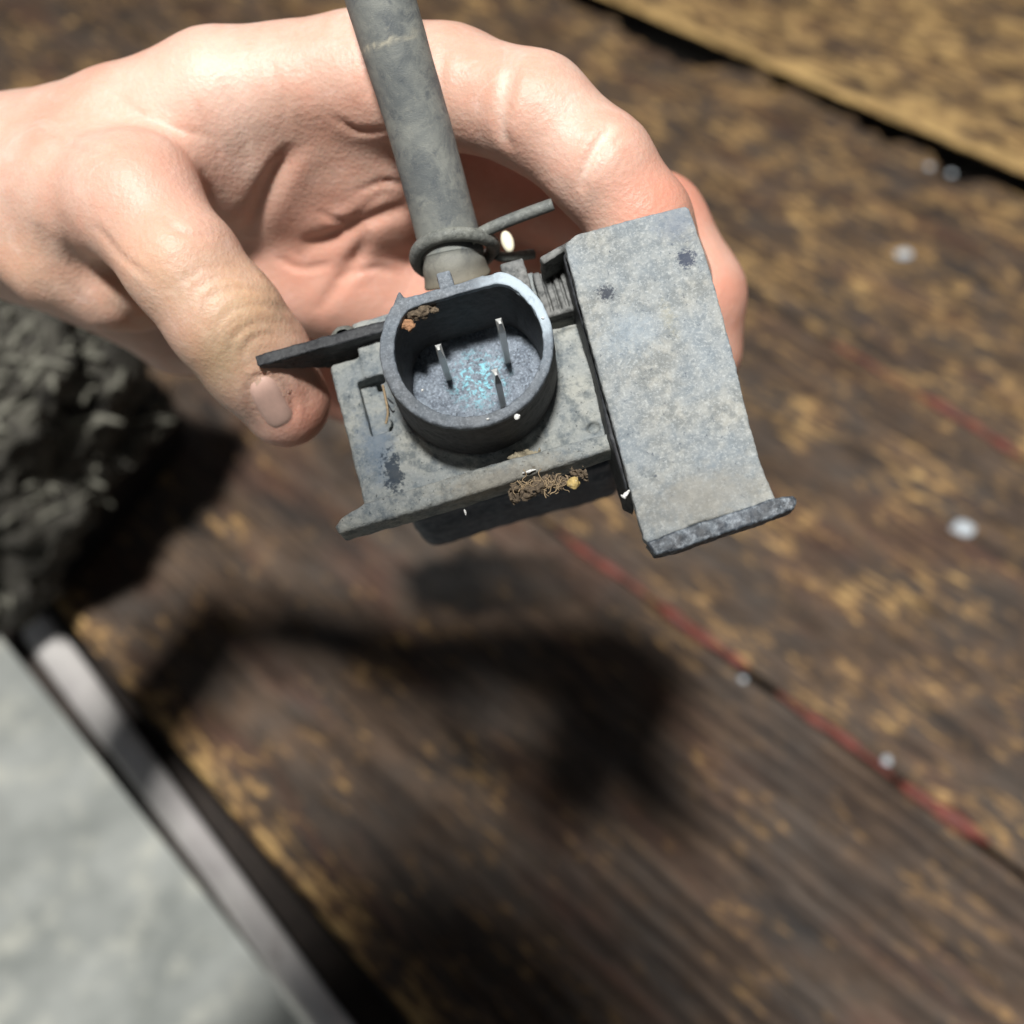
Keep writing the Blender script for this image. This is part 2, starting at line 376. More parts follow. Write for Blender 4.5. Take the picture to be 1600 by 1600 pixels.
m_blackmetal = simple('black_greasy_metal', (.010, .010, .011), .38, var=.4, sc_=.08, bump=.0006)

# ------------------------------------------------------------------ the setting: floor
floor = mesh_py('floor', [(-6, -6, -.78), (6, -6, -.78), (6, 6, -.78), (-6, 6, -.78)], [(0, 1, 2, 3)], m_conc, smoothf=False)
tag(floor, 'bare pale grey concrete floor below the bench', kind='structure')

# ------------------------------------------------------------------ workbench of boards
bench = empty('workbench', (0, 0, 0), (0, 0, GA))
tag(bench, 'workbench of wide oil stained brown planks with worn golden patches', 'workbench')
bi = Matrix.Rotation(-GA, 3, 'Z')
def bl(px, py, z=0.0):
    """bench-local position of the bench-top point seen at (px,py)"""
    return np.array(bi @ Vector(on_table(px, py, z)))
ya = bl(96, 957)[1]; yb = bl(569, 1512)[1]
sE = (bl(96, 957), bl(569, 1512)); s1 = (bl(860, 820), bl(1600, 1362)); s2 = (bl(1330, 550), bl(1600, 714)); s3 = (bl(1000, 22), bl(1600, 274))
sg = 1 if s1[0][1] > sE[0][1] else -1
def lineat(s, u): return s[0][1] + (s[1][1] - s[0][1]) * (u - s[0][0]) / (s[1][0] - s[0][0])
u0, u1 = -1.0, 3.2
def board(k, lo, hi, gap_lo, gap_hi, nu=1300, uu=(-.62, 1.25), ridge=0.0, z=0.0, ridge_u=0.0):
    """one plank: fine top grid between the two edge lines, ragged edges, skirts down the sides and ends"""
    us = np.concatenate([np.linspace(u0, uu[0], 12)[:-1], np.linspace(uu[0], uu[1], nu), np.linspace(uu[1], u1, 60)[1:]]); nv = 84
    U = np.repeat(us[:, None], nv, 1); t = np.linspace(0, 1, nv)[None, :]
    P = np.stack([us * 18, us * 0 + k * 7.7, us * 0], 1)
    rag = lambda seed, amt: amt * (fbm(P * np.array([1.6, 1, 1]), 4, seed))
    clampu = np.clip(us, -1, 1.6)
    a = np.array([lo(u) for u in clampu]) + gap_lo * (1 + .5 * rag(k * 3 + 1, 1.0)); b = np.array([hi(u) for u in clampu]) - gap_hi * (1 + .9 * rag(k * 3 + 2, 1.0))
    Vv = a[:, None] + (b - a)[:, None] * t
    Pf = np.stack([U.ravel() * 20, Vv.ravel() * 160 + k * 31, U.ravel() * 0 + k], 1)
    g = fbm(Pf, 3, 5 + k); Pg = np.stack([U.ravel() * 9, Vv.ravel() * 240 + k * 31, U.ravel() * 0 + k * 2], 1); gr = vnoise(Pg, 9)
    Z = .0006 * g + .0004 * fbm(np.stack([U.ravel() * 60, Vv.ravel() * 60, U.ravel() * 0], 1), 3, 4 + k)
    ed = np.minimum(np.abs(Vv - a[:, None]), np.abs(b[:, None] - Vv)).ravel()
    Z = Z - .002 * np.exp(-(ed / .0022) ** 2)
    groove = np.zeros(U.size)
    if ridge:
        wv = .0009 * fbm(np.stack([U.ravel() * 9, Vv.ravel() * 20, U.ravel() * 0 + 3], 1), 2, 12)
        ph = (Vv.ravel() + wv) / .0105
        msk = np.clip((ridge_u - U.ravel()) / .10, 0, 1) * np.clip(.75 + 1.2 * vnoise(np.stack([U.ravel() * 8, Vv.ravel() * 45, U.ravel() * 0 + 8], 1), 3), 0, 1)
        gv = np.clip(.5 - .5 * np.cos(2 * np.pi * ph) - .55, 0, 1) / .45
        groove = gv * msk; Z = Z - ridge * groove
    Z = Z + z
    V = np.stack([U.ravel(), Vv.ravel(), Z], 1)
    n = len(us); idx = np.arange(n * nv).reshape(n, nv)
    Q = np.stack([idx[:-1, :-1], idx[1:, :-1], idx[1:, 1:], idx[:-1, 1:]], -1).reshape(-1, 4)
    rim = np.concatenate([idx[:, 0], idx[-1, 1:], idx[::-1, -1][1:], idx[0, ::-1][1:-1]]); m_ = len(rim)
    Vb = V[rim].copy(); Vb[:, 2] = -.038; base = len(V); Vall = np.concatenate([V, Vb])
    r2 = np.arange(m_); sk = np.stack([rim, base + r2, base + (r2 + 1) % m_, np.roll(rim, -1)], 1)
    if sg < 0: Q = Q[:, ::-1]
    Qa = np.concatenate([Q, sk])
    me = mesh_np('board', Vall, Qa); o = new_obj('board', me, m_wood, bench)
    me.materials.append(m_woodside); mi = np.zeros(len(Qa), np.int32); mi[len(Q):] = 1
    me.polygons.foreach_set('material_index', mi)
    # wear: golden rubbed zones near the plank edges; dark blob: a cast shadow painted into the colour
    for nm in ('wear', 'painted_shadow', 'groove'): me.attributes.new(nm, 'FLOAT', 'POINT')
    wr = np.exp(-(np.abs(Vv - a[:, None]).ravel() / .016) ** 2) * (.9 if k in (0, 3) else .1); full = np.zeros(len(Vall)); full[:base] = wr + (WEAR[k])
    me.attributes['wear'].data.foreach_set('value', full.astype(np.float32))
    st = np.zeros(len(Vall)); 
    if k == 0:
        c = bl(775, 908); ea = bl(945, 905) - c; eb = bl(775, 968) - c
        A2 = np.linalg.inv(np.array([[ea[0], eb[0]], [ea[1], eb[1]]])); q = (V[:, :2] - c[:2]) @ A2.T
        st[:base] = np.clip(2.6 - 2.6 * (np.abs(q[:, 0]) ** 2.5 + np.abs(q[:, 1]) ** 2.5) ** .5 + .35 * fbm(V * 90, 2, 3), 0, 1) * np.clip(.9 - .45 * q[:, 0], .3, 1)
    me.attributes['painted_shadow'].data.foreach_set('value', st.astype(np.float32))
    gg = np.zeros(len(Vall)); gg[:base] = groove; me.attributes['groove'].data.foreach_set('value', gg.astype(np.float32))
    return o
WEAR = [-.08, .24, .42, .85, .6]
l0 = lambda u: lineat(sE, u); l1 = lambda u: lineat(s1, u); l2 = lambda u: lineat(s2, u); l3 = lambda u: lineat(s3, u); l4 = lambda u: l3(u) + sg * .22
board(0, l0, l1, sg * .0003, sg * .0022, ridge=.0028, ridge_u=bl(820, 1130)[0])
board(1, l1, l2, sg * .0016, sg * .0004, nu=900, ridge=.0018, ridge_u=bl(1400, 1230)[0])
board(2, l2, l3, sg * .0004, sg * .0250, nu=900)
board(3, l3, l4, sg * .0010, sg * .0006, nu=600, z=.002)
board(4, l4, lambda u: l4(u) + sg * .22, sg * .0006, sg * .0006, nu=300)
def bench_box(name, x0, x1, y0, y1, z0, z1, mat):
    V = [(x, y, z) for x in (x0, x1) for y in (y0, y1) for z in (z0, z1)]
    F = [(0, 1, 3, 2), (4, 6, 7, 5), (0, 4, 5, 1), (2, 3, 7, 6), (0, 2, 6, 4), (1, 5, 7, 3)]
    me = bpy.data.meshes.new(name); me.from_pydata(V, [], F); bm = bmesh.new(); bm.from_mesh(me); bmesh.ops.recalc_face_normals(bm, faces=bm.faces)
    bmesh.ops.bevel(bm, geom=list(bm.edges), offset=.002, segments=2, affect='EDGES'); bm.to_mesh(me); bm.free()
    return new_obj(name, me, mat, bench)
yin = sorted((l0(0) + sg * .03, l4(0) + sg * .2))
for x in (-.6, .35, 1.5): bench_box('cross_beam', x, x + .07, yin[0], yin[1], -.12, -.040, m_woodside)
for x in (-.58, 1.52):
    for y in (yin[0] + .03, yin[1] - .08): bench_box('leg', x, x + .05, y, y + .05, -.78, -.121, m_woodside)
# red paint bead squeezed along the seams, broken into runs
def bead(line, runs, r):
    for a, b, rr in runs:
        n = max(8, int((b - a) * 250)); us = np.linspace(a, b, n)
        P = [(u, line(u) + .0007 * math.sin(u * 90), -.0012 + rr * .35 + .0004 * math.sin(u * 230)) for u in us]
        R = [rr * 1.35 * (.3 + .7 * min(1, 6 * min(i, n - 1 - i) / n)) * (1 + .45 * math.sin(i * .9 + rr * 9e3) * math.sin(i * .37)) for i in range(n)]
        V, F = tube(P, R, 8); mesh_py('paint_bead', V, F, m_redpaint, bench)
def runs_for(line, pxs):
    out = []
    for (xa, ya_), (xb, yb_), rr in pxs:
        a, b = bl(xa, ya_)[0], bl(xb, yb_)[0]; out.append((min(a, b), max(a, b), rr))
    return out
bead(l1, runs_for(l1, [((870, 828), (1015, 930), .0016), ((1020, 935), (1170, 1045), .0022), ((1215, 1080), (1400, 1215), .0016), ((1405, 1218), (1545, 1320), .0026)]), 1)
bead(l2, runs_for(l2, [((1290, 535), (1420, 600), .0008), ((1430, 607), (1600, 714), .0020)]), 1)

# metal rail along the bench edge, bowed outward towards the bottom of the picture
def edge_rail():
    A = [((60, 958), (28, 985)), ((180, 1090), (110, 1098)), ((271, 1185), (192, 1206)), ((390, 1320), (300, 1345)), ((500, 1460), (400, 1490)), ((600, 1580), (480, 1600)), ((760, 1780), (620, 1810))]
    out = [bl(*b, -.012) for a, b in A]; inn = [bl(*a, -.004) for a, b in A]
    out = spline(out, 80); inn = spline(inn, 80)
    inn[:, 1] = np.array([l0(u) - sg * (.004 + .013 * min(1, max(0, (inn[0, 0] - u) / (inn[0, 0] - inn[-20, 0])))) for u in inn[:, 0]])
    V = []; F = []; n = 22
    for i in range(80):
        a, b = inn[i], out[i]; w = np.linalg.norm(b - a)
        for k in range(n):
            t = k / (n - 1); ang = math.pi * t
            x = (1 - math.cos(ang)) / 2; z = math.sin(ang) * w * .22
            p = a + (b - a) * x; V.append((p[0], p[1], p[2] + z - .006 - (.05 * max(0, t - .93) / .07)))
    for i in range(79):
        for k in range(n - 1): F.append((i * n + k, i * n + k + 1, (i + 1) * n + k + 1, (i + 1) * n + k))
    o = mesh_py('edge_rail', V, F, m_rail, bench)
    o['label'] = 'rounded worn metal rail along the bench edge'
    s = o.modifiers.new('thickness', 'SOLIDIFY'); s.thickness = .0015
edge_rail()
P0, P1 = bl(30, 940, -.02), bl(800, 1800, -.02)
xa, xb = sorted((P0[0] + .3, P1[0] - .2))
for nm, off0, off1, z0, z1 in (('edge_shade_strip', .0006, .030, -.034, -.020),):  # dark strip added to give the shade between rail and boards
    ys = [(l0(xa) - sg * off0, l0(xa) - sg * off1), (l0(xb) - sg * off0, l0(xb) - sg * off1)]
    V = [(x, y, z) for x, pr in ((xa, ys[0]), (xb, ys[1])) for y in pr for z in (z0, z1)]
    mesh_py(nm, V, [(0, 1, 3, 2), (4, 6, 7, 5), (0, 4, 5, 1), (2, 3, 7, 6), (0, 2, 6, 4), (1, 5, 7, 3)], m_woodside, bench, False)

# ------------------------------------------------------------------ crumbs lying on the boards
def crumb(name, px, py, r, label, mat=m_crumb, squash=.6, seed=1, cat='crumb'):
    c = on_table(px, py, 0)
    bm = bmesh.new(); bmesh.ops.create_icosphere(bm, subdivisions=3, radius=1)
    P = np.array([v.co[:] for v in bm.verts]); n = fbm(P * 1.3, 3, seed)
    for v, k in zip(bm.verts, n): v.co = v.co * (1 + .5 * k); v.co.x *= r; v.co.y *= r * .85; v.co.z *= r * squash
    me = bpy.data.meshes.new(name); bm.to_mesh(me); bm.free()
    for p in me.polygons: p.use_smooth = True
    o = new_obj(name, me, mat); o.location = (c[0], c[1], r * squash * .8); tag(o, label, cat, 'pale crumbs on the bench top'); return o
crumb('grey_crumb', 1503, 831, .0062, 'largest pale bluish crumb on the bench right of the metal bracket', seed=2)
crumb('grey_crumb', 1412, 400, .0048, 'round pale grey crumb on the bench right of the fingers', seed=3, squash=.4)
crumb('grey_crumb', 1452, 262, .0028, 'small pale crumb next to the dark gap between planks', seed=4, squash=.4)
crumb('grey_crumb', 1486, 272, .0026, 'second pale crumb beside the dark gap, nearer the right edge', seed=5, squash=.4)
crumb('grey_crumb', 1386, 1190, .0026, 'tiny pale blue crumb on the red painted seam', seed=6)
crumb('grey_crumb', 1161, 1062, .0016, 'tiny grey crumb just below the red painted seam', seed=7)

# ------------------------------------------------------------------ grimy machine part on the left
def grimy_part():
    C = [(50, 560, .52, 165), (-60, 700, .52, 190), (140, 600, .545, 85), (40, 740, .54, 105), (-5, 860, .55, 80), (205, 640, .56, 42), (-20, 480, .52, 140), (-20, 950, .56, 60)]
    pts = [(W(x, y, d), r * d / FPX) for x, y, d, r in C]
    pa = np.array([p for p, r in pts]); ra = np.array([r for p, r in pts])[:, None]; lo = (pa - ra).min(0) - .015; hi = (pa + ra).max(0) + .015; lo[2] = .001; lo = list(np.maximum(lo, [-.28, -9, .001])); hi = list(hi); h = .0021
    print('GRIME', lo, hi)
    X, Y, Z = grid(lo, hi, h); S = None
    for p, r in pts:
        d = np.sqrt((X - p[0]) ** 2 + (Y - p[1]) ** 2 + (Z - p[2]) ** 2) - r
        S = d if S is None else smin(S, d, .012)
    P = np.stack([X.ravel(), Y.ravel(), Z.ravel()], 1); near = np.abs(S.ravel()) < .03
    n = np.zeros(P.shape[0], np.float32); n[near] = .014 * fbm(P[near] * 34, 5, 3) + .0045 * np.abs(fbm(P[near] * np.array([90, 130, 60]) + 1.5 * fbm(P[near] * 40, 2, 5)[:, None], 4, 8)) - .002
    S = S + n.reshape(S.shape)
    S = np.maximum(S, .004 - Z)
    root = empty('machine_part', tuple(on_table(60, 760, 0)))
    tag(root, 'dark machine part caked in grey greasy dirt on the left end of the bench', 'machine part')
    V, Q = surface_nets(S.astype(np.float32), np.array(lo), h); off = np.array(root.location)
    new_obj('grime_crust', mesh_np('grime_crust', V - off, Q), m_grime, root)
    # black smooth lower body that stands on the bench
    B = [on_table(88, 945), on_table(215, 800), on_table(300, 690), on_table(235, 640), on_table(20, 700), on_table(-60, 900)]
    zt = .055; cen = np.mean([b[:2] for b in B], 0)
    Vb = [(b[0] - off[0], b[1] - off[1], .0005) for b in B] + [((b[0] - cen[0]) * .93 + cen[0] - off[0], (b[1] - cen[1]) * .93 + cen[1] - off[1], zt) for b in B]
    n = len(B); F = [tuple(range(n))[::-1], tuple(range(n, 2 * n))] + [(i, (i + 1) % n, n + (i + 1) % n, n + i) for i in range(n)]
    me = bpy.data.meshes.new('body'); me.from_pydata(Vb, [], F); bm = bmesh.new(); bm.from_mesh(me); bmesh.ops.recalc_face_normals(bm, faces=bm.faces)
    bmesh.ops.bevel(bm, geom=list(bm.edges), offset=.004, segments=3, affect='EDGES'); bm.to_mesh(me); bm.free()
    new_obj('body', me, m_blackmetal, root)
    # stringy flakes in the crust, too many to count
    Vs = []; Fs = []
    N = normals(V, Q); cand = np.where((N[:, 2] > .2))[0]
    for i in rng.choice(cand, 420, replace=False):
        p = V[i] - off + N[i] * .001; a = rng.uniform(0, 6.28); L_ = rng.uniform(.005, .022) * rng.uniform(.4, 1); w = rng.uniform(.0006, .0018)
        dr = np.array([math.cos(a), math.sin(a), rng.uniform(-.3, .5)]) * L_
        path = [p - dr * .5, p + np.array([0, 0, w]), p + dr * .5 + rng.normal(0, .001, 3)]
        v, f = tube([tuple(q) for q in spline(path, 5)], [w * .6, w, w, w, w * .6], 5); b = len(Vs); Vs += v; Fs += [tuple(b + j for j in q) for q in f]
    o = mesh_py('grime_flakes', Vs, Fs, m_flake, root); o['kind'] = 'stuff'
grimy_part()

# ------------------------------------------------------------------ the held valve: local axes in mm, z towards the viewer
r_, t_ = math.radians(16), math.radians(14)
zc = np.array([0, 0, 1.]); Xo = np.array([math.cos(r_), math.sin(r_), 0]); Y0 = np.array([-math.sin(r_), math.cos(r_), 0])
Zo = Y0 * math.sin(t_) + zc * math.cos(t_); Yo = Y0 * math.cos(t_) - zc * math.sin(t_)
Oc = camray(730, 545, .180)
MO = Matrix([[Xo[i], Yo[i], Zo[i], Oc[i]] for i in range(3)] + [[0, 0, 0, 1]])
valve = empty('solenoid_valve'); valve.matrix_world = RC @ MO
tag(valve, 'weathered grey solenoid valve with round three pin socket, metal bracket and rubber hose', 'valve')
Mi = np.linalg.inv(np.array([[Xo[i], Yo[i], Zo[i]] for i in range(3)]))
def Lc(px, py, d):
    """valve-local mm of the point seen at (px,py), d metres deep"""
    return tuple(Mi @ (camray(px, py, d) - Oc) * 1000)

def cup2(X, Y, R, cx, cy, top, k=2.5):
    d = np.sqrt((X - cx) ** 2 + (Y - cy) ** 2) - R; e = Y - top
    h = np.clip(.5 - .5 * (e - d) / k, 0, 1); return e + (d - e) * h + k * h * (1 - h)
def housing(X, Y, Z):
    A = smin(box(X, Y, Z, -24.8, 21.5, -17.5, 11.2, -22, -16, 1.0), box(X, Y, Z, -22, 20, -12.5, 10.5, -38, -18, 1.0), .8)
    B = box(X, Y, Z, -19, 21.5, 5, 17.4, -38, -15.2, .6)
    S = smin(A, B, .8)
    led = prism(poly2(X, Y, [(-24, -17), (-28.6, -18.3), (-29.9, -19.6), (-29.6, -21.0), (-10, -21.0), (19.6, -20.0), (20.4, -17.0), (0, -16.6)]), Z, -18.5, -11.2, .9)
    S = smin(S, led, 1.8)
    cup = prism(cup2(X, Y, 14.6, 0, .8, 12.2), Z, -30, -14.6)
    S = smin(S, cup, 3.6)
    web = box(X, Y, Z, 9, 21, -15.5, -2, -30, -15.2, 1)                                   # raised pad lower right of the socket
    S = smin(S, web, 2.5)
    S = np.maximum(S, -box(X, Y, Z, -20.6, -16.6, -4.2, 6.4, -18.9, -10, .3))               # recessed channel left
    S = np.maximum(S, -box(X, Y, Z, -17.6, -16.2, -3.8, -2.4, -24, -10, .5)); S = np.maximum(S, -box(X, Y, Z, -17.8, -15.6, 4.6, 6.2, -24, -10, .5))
    S = np.maximum(S, -(np.sqrt((X - 17.4) ** 2 + ((Y + 14.3) * 1.2) ** 2 + (Z + 15) ** 2) - 1.25))
    S = np.maximum(S, -box(X, Y, Z, 14.6, 22, 5.4, 6.5, -24, -10, .2))                      # slit under the ribbed block
    S = np.maximum(S, -box(X, Y, Z, 15.3, 22, 16.0, 19, -24, -10, .2))
    inner = prism(cup2(X, Y, 12.9, .35, .6, 10.6, 1.5), Z, -19.6, 5)
    S = np.maximum(S, -inner)
    return S
sdf_mesh('housing', housing, (-32, -25, -40), (24, 20, -9), .36, m_housing, valve, .10, .8)
def socket(X, Y, Z):
    o = prism(cup2(X, Y, 14.4 + (-Z) * .012, 0, .8, 11.9, 1.0), Z, -16.5, 0, .5)
    i = prism(cup2(X, Y, 12.3 + Z * .03, .35, .6, 9.9 + Z * .03, 1.5), Z, -18.4, 6)
    S = np.maximum(o, -i)
    tab = box(X, Y, Z, -1.6, .9, 11.4, 15.0, -6, -.8, .3); S = np.minimum(S, tab)
    horn = cone(X, Y, Z, (-8.6, 11.4, -.6), (-8.3, 13.0, -.5), .9, .35); S = smin(S, horn, .5)
    S = np.maximum(S, -(np.sqrt((X - 6.8) ** 2 + (Y - 12.6) ** 2 + (Z - .6) ** 2) - 1.5))        # chip in the rim
    S = np.maximum(S, -(np.sqrt((X - 12.4) ** 2 + (Y - 5.2) ** 2 + (Z - .4) ** 2) - .8))
    return S
ob = sdf_mesh('connector_socket', socket, (-16, -15, -17.5), (16, 17, 2), .28, m_socket, valve, .09, .9)
ob['label'] = 'round D shaped connector socket with a flat top'
# socket side walls, inside and out: browner, darker plastic with their shade painted in
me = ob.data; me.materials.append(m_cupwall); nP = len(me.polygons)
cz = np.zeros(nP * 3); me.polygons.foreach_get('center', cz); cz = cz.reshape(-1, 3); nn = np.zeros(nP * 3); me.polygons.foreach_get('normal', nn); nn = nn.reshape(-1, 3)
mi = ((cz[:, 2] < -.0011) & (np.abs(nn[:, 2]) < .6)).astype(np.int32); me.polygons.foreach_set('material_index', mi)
sdf_mesh('socket_floor', lambda X, Y, Z: prism(cup2(X, Y, 13.0, .35, .6, 10.6, 1.5), Z, -18.5, -17.0, .2), (-14, -14, -20), (15, 12, -15.5), .35, m_cupfloor, ob, .22, .9)
for (x, y, top) in ((-4.6, 3.6, -3.5), (6.4, 3.6, 0.0), (3.4, -4.3, -1.5)):
    V = []
    for zz, w in ((-18.2, 1.35), (top - 3.0, 1.35), (top, .45)):
        for sx, sy in ((-1, -1), (1, -1), (1, 1), (-1, 1)): V.append(((x + sx * .55 * (1 if w > 1 else .35)) / 1000, (y + sy * w - (.5 if w < 1 else 0)) / 1000, (zz - (.9 if (w < 1 and sy > 0) else 0)) / 1000))
    F = [(0, 1, 5, 4), (1, 2, 6, 5), (2, 3, 7, 6), (3, 0, 4, 7), (4, 5, 9, 8), (5, 6, 10, 9), (6, 7, 11, 10), (7, 4, 8, 11), (8, 9, 10, 11), (3, 2, 1, 0)]
    mesh_py('terminal', V, F, m_term, ob, False)
# ribbed block upper right
def ribs(X, Y, Z):
    S = box(X, Y, Z, 14.8, 20.6, 6.8, 15.8, -22, -12.6, .4)
    for x in (16.4, 17.9, 19.3): S = np.maximum(S, -box(X, Y, Z, x - .22, x + .22, 7.6, 16.5, -13.6, -10))
    return np.minimum(S, box(X, Y, Z, 9.6, 13.9, 11.0, 17.9, -16, -9.8, .4))
sdf_mesh('latch_block', ribs, (9, 6, -23), (22, 19, -9), .26, m_rib, valve, .06, 1)
# canister behind the housing
def canister(X, Y, Z):
    S = box(X, Y, Z, -20, 23, -17.0, 12, -60, -39.5, 3.5)
    return smin(S, box(X, Y, Z, -19, 21, -16, 10, -41, -36), 1.0)
sdf_mesh('canister', canister, (-23, -22, -62), (25, 14, -34), .8, m_back, valve, .3, .2)
# side flange with rivet
def plate(X, Y, Z):
    d = poly2(X, Z, [(-36.6, -11.8), (-36.2, -13.4), (-29, -18.6), (-24.5, -22), (-23.5, -34), (-12.0, -34), (-11.6, -12.4), (-25, -11.8)])
    return prism(d, Y, 12.7, 14.9, .3)
pl = sdf_mesh('side_flange', plate, (-38, 11, -35), (-10, 16, -10), .3, m_dark, valve, .10, 1.0)
def rivet(X, Y, Z):
    return np.maximum(np.sqrt((X + 20.6) ** 2 + ((Y - 13.9) * 1.0) ** 2 + (Z + 14.6) ** 2) - 2.9, 14.7 - Y)
sdf_mesh('rivet', rivet, (-25, 14, -20), (-16, 18, -12), .25, m_steelg, pl, .05, 1)
# bracket: broad strap whose front face looks at the viewer
def Lz(px, py, z):
    ray = camray(px, py, 1.); s = (Zo @ Oc + z / 1000) / (Zo @ ray); q = s * ray - Oc; return (1000 * Xo @ q, 1000 * Yo @ q)
out_ = [(882, 382), (900, 366), (980, 344), (1070, 321), (1078, 326), (1112, 428), (1150, 570), (1172, 665), (1194, 738), (1214, 782), (1150, 800), (1080, 820), (1016, 850), (1006, 842), (985, 765), (958, 665), (925, 545), (900, 452)]
op = [Lz(*p, -3) for p in out_]
lip = [Lz(*p, -3) for p in [(1010, 848), (1080, 821), (1160, 796), (1205, 780), (1240, 774), (1245, 782), (1240, 796), (1200, 812), (1120, 838), (1060, 860), (1024, 868)]]
def strap(X, Y, Z):
    S = prism(poly2(X, Y, op), Z, -5.6, -3, .35)
    side = box(X, Y, Z, 40.4, 42.6, 4, 15.0, -34, -4, .6); S = smin(S, side, .6)
    topw = box(X, Y, Z, 21.2, 42.6, 12.9, 15.1, -34, -3.6, .6); S = smin(S, topw, .6)
    return S
br = sdf_mesh('bracket', strap, (17.5, -42, -36), (46, 18, -1.6), .36, m_bracket, valve, .10, .9)
sdf_mesh('bracket_lip', lambda X, Y, Z: prism(poly2(X, Y, lip), Z, -6.4, -2.5, .35), (16, -43, -8), (46, -35, -1), .26, m_edge, br, .11, .9)
tb = [Lz(*p, -6) for p in [(842, 402), (905, 366), (925, 361), (930, 372), (893, 384), (850, 412)]]
sdf_mesh('bracket_tab', lambda X, Y, Z: prism(poly2(X, Y, tb), Z, -14, -6, .25), (12, 12, -16), (27, 22, -4), .25, m_rib, br, .08, 1)
# bracket flank beside the housing, the gap's shadow put into its black colour
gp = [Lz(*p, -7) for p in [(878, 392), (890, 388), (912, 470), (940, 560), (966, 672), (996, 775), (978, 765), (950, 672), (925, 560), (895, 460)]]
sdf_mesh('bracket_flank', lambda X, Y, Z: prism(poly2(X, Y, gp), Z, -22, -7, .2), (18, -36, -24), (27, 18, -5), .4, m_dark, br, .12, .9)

# hose, clamp
def hose():
    pts = [Lc(716, 440, .2015), Lc(709, 412, .2005), Lc(700, 368, .1995), Lc(655, 200, .193), Lc(622, 90, .1885), Lc(592, -10, .185), Lc(560, -130, .181)]
    path = spline(pts, 150); n = 72
    rad = []
    for i in range(150):
        t = i / 149
        r = 5.75 + .12 * math.sin(t * 9); r += .45 * math.exp(-((t - .03) / .05) ** 2); r -= .35 * math.exp(-((t - .20) / .03) ** 2); rad.append(r)
    V, F = tube([tuple(p) for p in path], rad, n); V = np.array(V)
    V += .10 * fbm(V * .35, 3, 2)[:, None] * np.array([.5, .5, .7])
    o = mesh_py('hose', [tuple(v) for v in V / 1000], F, m_hose, valve)
    a = o.data.attributes.new('mark', 'FLOAT', 'POINT'); b = o.data.attributes.new('tan', 'FLOAT', 'POINT')
    # pale scuff ring part of the way up; tan dust near the clamp
    c = np.array(Lc(618, 62, .183)); ax = np.array(Lc(592, -10, .185)) - np.array(Lc(622, 90, .1885)); ax /= np.linalg.norm(ax)
    ct = np.array(Lc(585, 60, .185)); bw = (V - c) @ ax + .6 * vnoise(V * .8, 4); lat = np.linalg.norm(V - ct, axis=1)
    mk = np.exp(-(bw / .35) ** 2) * np.clip(1.3 - lat / 7.5, 0, 1) * np.clip(.7 + 1.1 * vnoise(V * 1.7, 5), 0, 1)
    tn = np.clip(1.15 - np.arange(len(V)) / n / 34, 0, 1) * .8
    a.data.foreach_set('value', mk.astype(np.float32)); b.data.foreach_set('value', tn.astype(np.float32))
    # clamp
    ctr = np.array(Lc(711, 396, .2003)); up = np.array(pts[2]) - np.array(pts[1]); up /= np.linalg.norm(up); up = up * .92 - .40 * np.array([0, 0, 1.]); up /= np.linalg.norm(up)
    e1 = np.cross(up, [0, 0, 1.]); e1 /= np.linalg.norm(e1); e2 = np.cross(up, e1)
    cl = empty_part = None
    ring = [tuple((ctr + 7.15 * (math.cos(a_) * e1 + math.sin(a_) * e2) + up * .35 * math.sin(2 * a_)) / 1000) for a_ in np.linspace(0, 2 * math.pi, 65)[:-1]]
    V, F = tube(ring, .00130, 14, closed=True); cl = mesh_py('hose_clamp', V, F, m_steelg, valve)
    P = spline([Lc(735, 374, .1955), Lc(768, 356, .1955), Lc(812, 338, .1945), Lc(864, 319, .1935)], 24)
    V, F = tube([tuple(np.array(p) / 1000) for p in P], [.00112] * 23 + [.00105], 14); mesh_py('clamp_tail', V, F, m_steelg, cl)
    P = spline([Lc(775, 398, .203), Lc(790, 402, .204), Lc(834, 397, .206)], 14)
    V, F = tube([tuple(np.array(p) / 1000) for p in P], .00095, 12); mesh_py('clamp_tail', V, F, m_steelg, cl)
    c = Lc(793, 378, .2065)
    def blob(X, Y, Z): return np.sqrt(((X - c[0]) / 1.2) ** 2 + ((Y - c[1]) / 2.3) ** 2 + ((Z - c[2]) / 1.2) ** 2) * 1.2 - 1.2  # small pale cream ellipsoid below the clamp tail
    o = sdf_mesh('cream_bit', blob, (c[0] - 3, c[1] - 3.5, c[2] - 3), (c[0] + 3, c[1] + 3.5, c[2] + 3), .25, m_cream, cl); o['label'] = 'pale cream bit under the clamp tail'
hose()

# dirt, fibres and chips caught on the valve
def dirt(name, px, py, z, rx, ry, rz, mat, seed, parent=valve, amp=.9, rot=0.0):
    x, y = Lz(px, py, z)
    ca, sa = math.cos(rot), math.sin(rot)
    def f(X, Y, Z):
        u = (X - x) * ca + (Y - y) * sa; v = -(X - x) * sa + (Y - y) * ca
        return (np.sqrt((u / rx) ** 2 + (v / ry) ** 2 + ((Z - z) / rz) ** 2) - 1) * min(rx, ry, rz) + amp * (fbm(np.stack([X.ravel(), Y.ravel(), Z.ravel()], 1) * .9, 4, seed).reshape(X.shape)) * .6
    R = max(rx, ry) + 1.2
    return sdf_mesh(name, f, (x - R, y - R, z - rz - 1.2), (x + R, y + R, z + rz + 1.2), .16, mat, parent, .12, 2.5)
d1 = dirt('dirt_clump', 855, 757, -11.3, 5.6, .85, .9, m_dirt, 3, amp=1.9)
dirt('resin_bead', 898, 753, -10.4, 1.15, 1.0, .9, m_gold, 4, d1, .5)
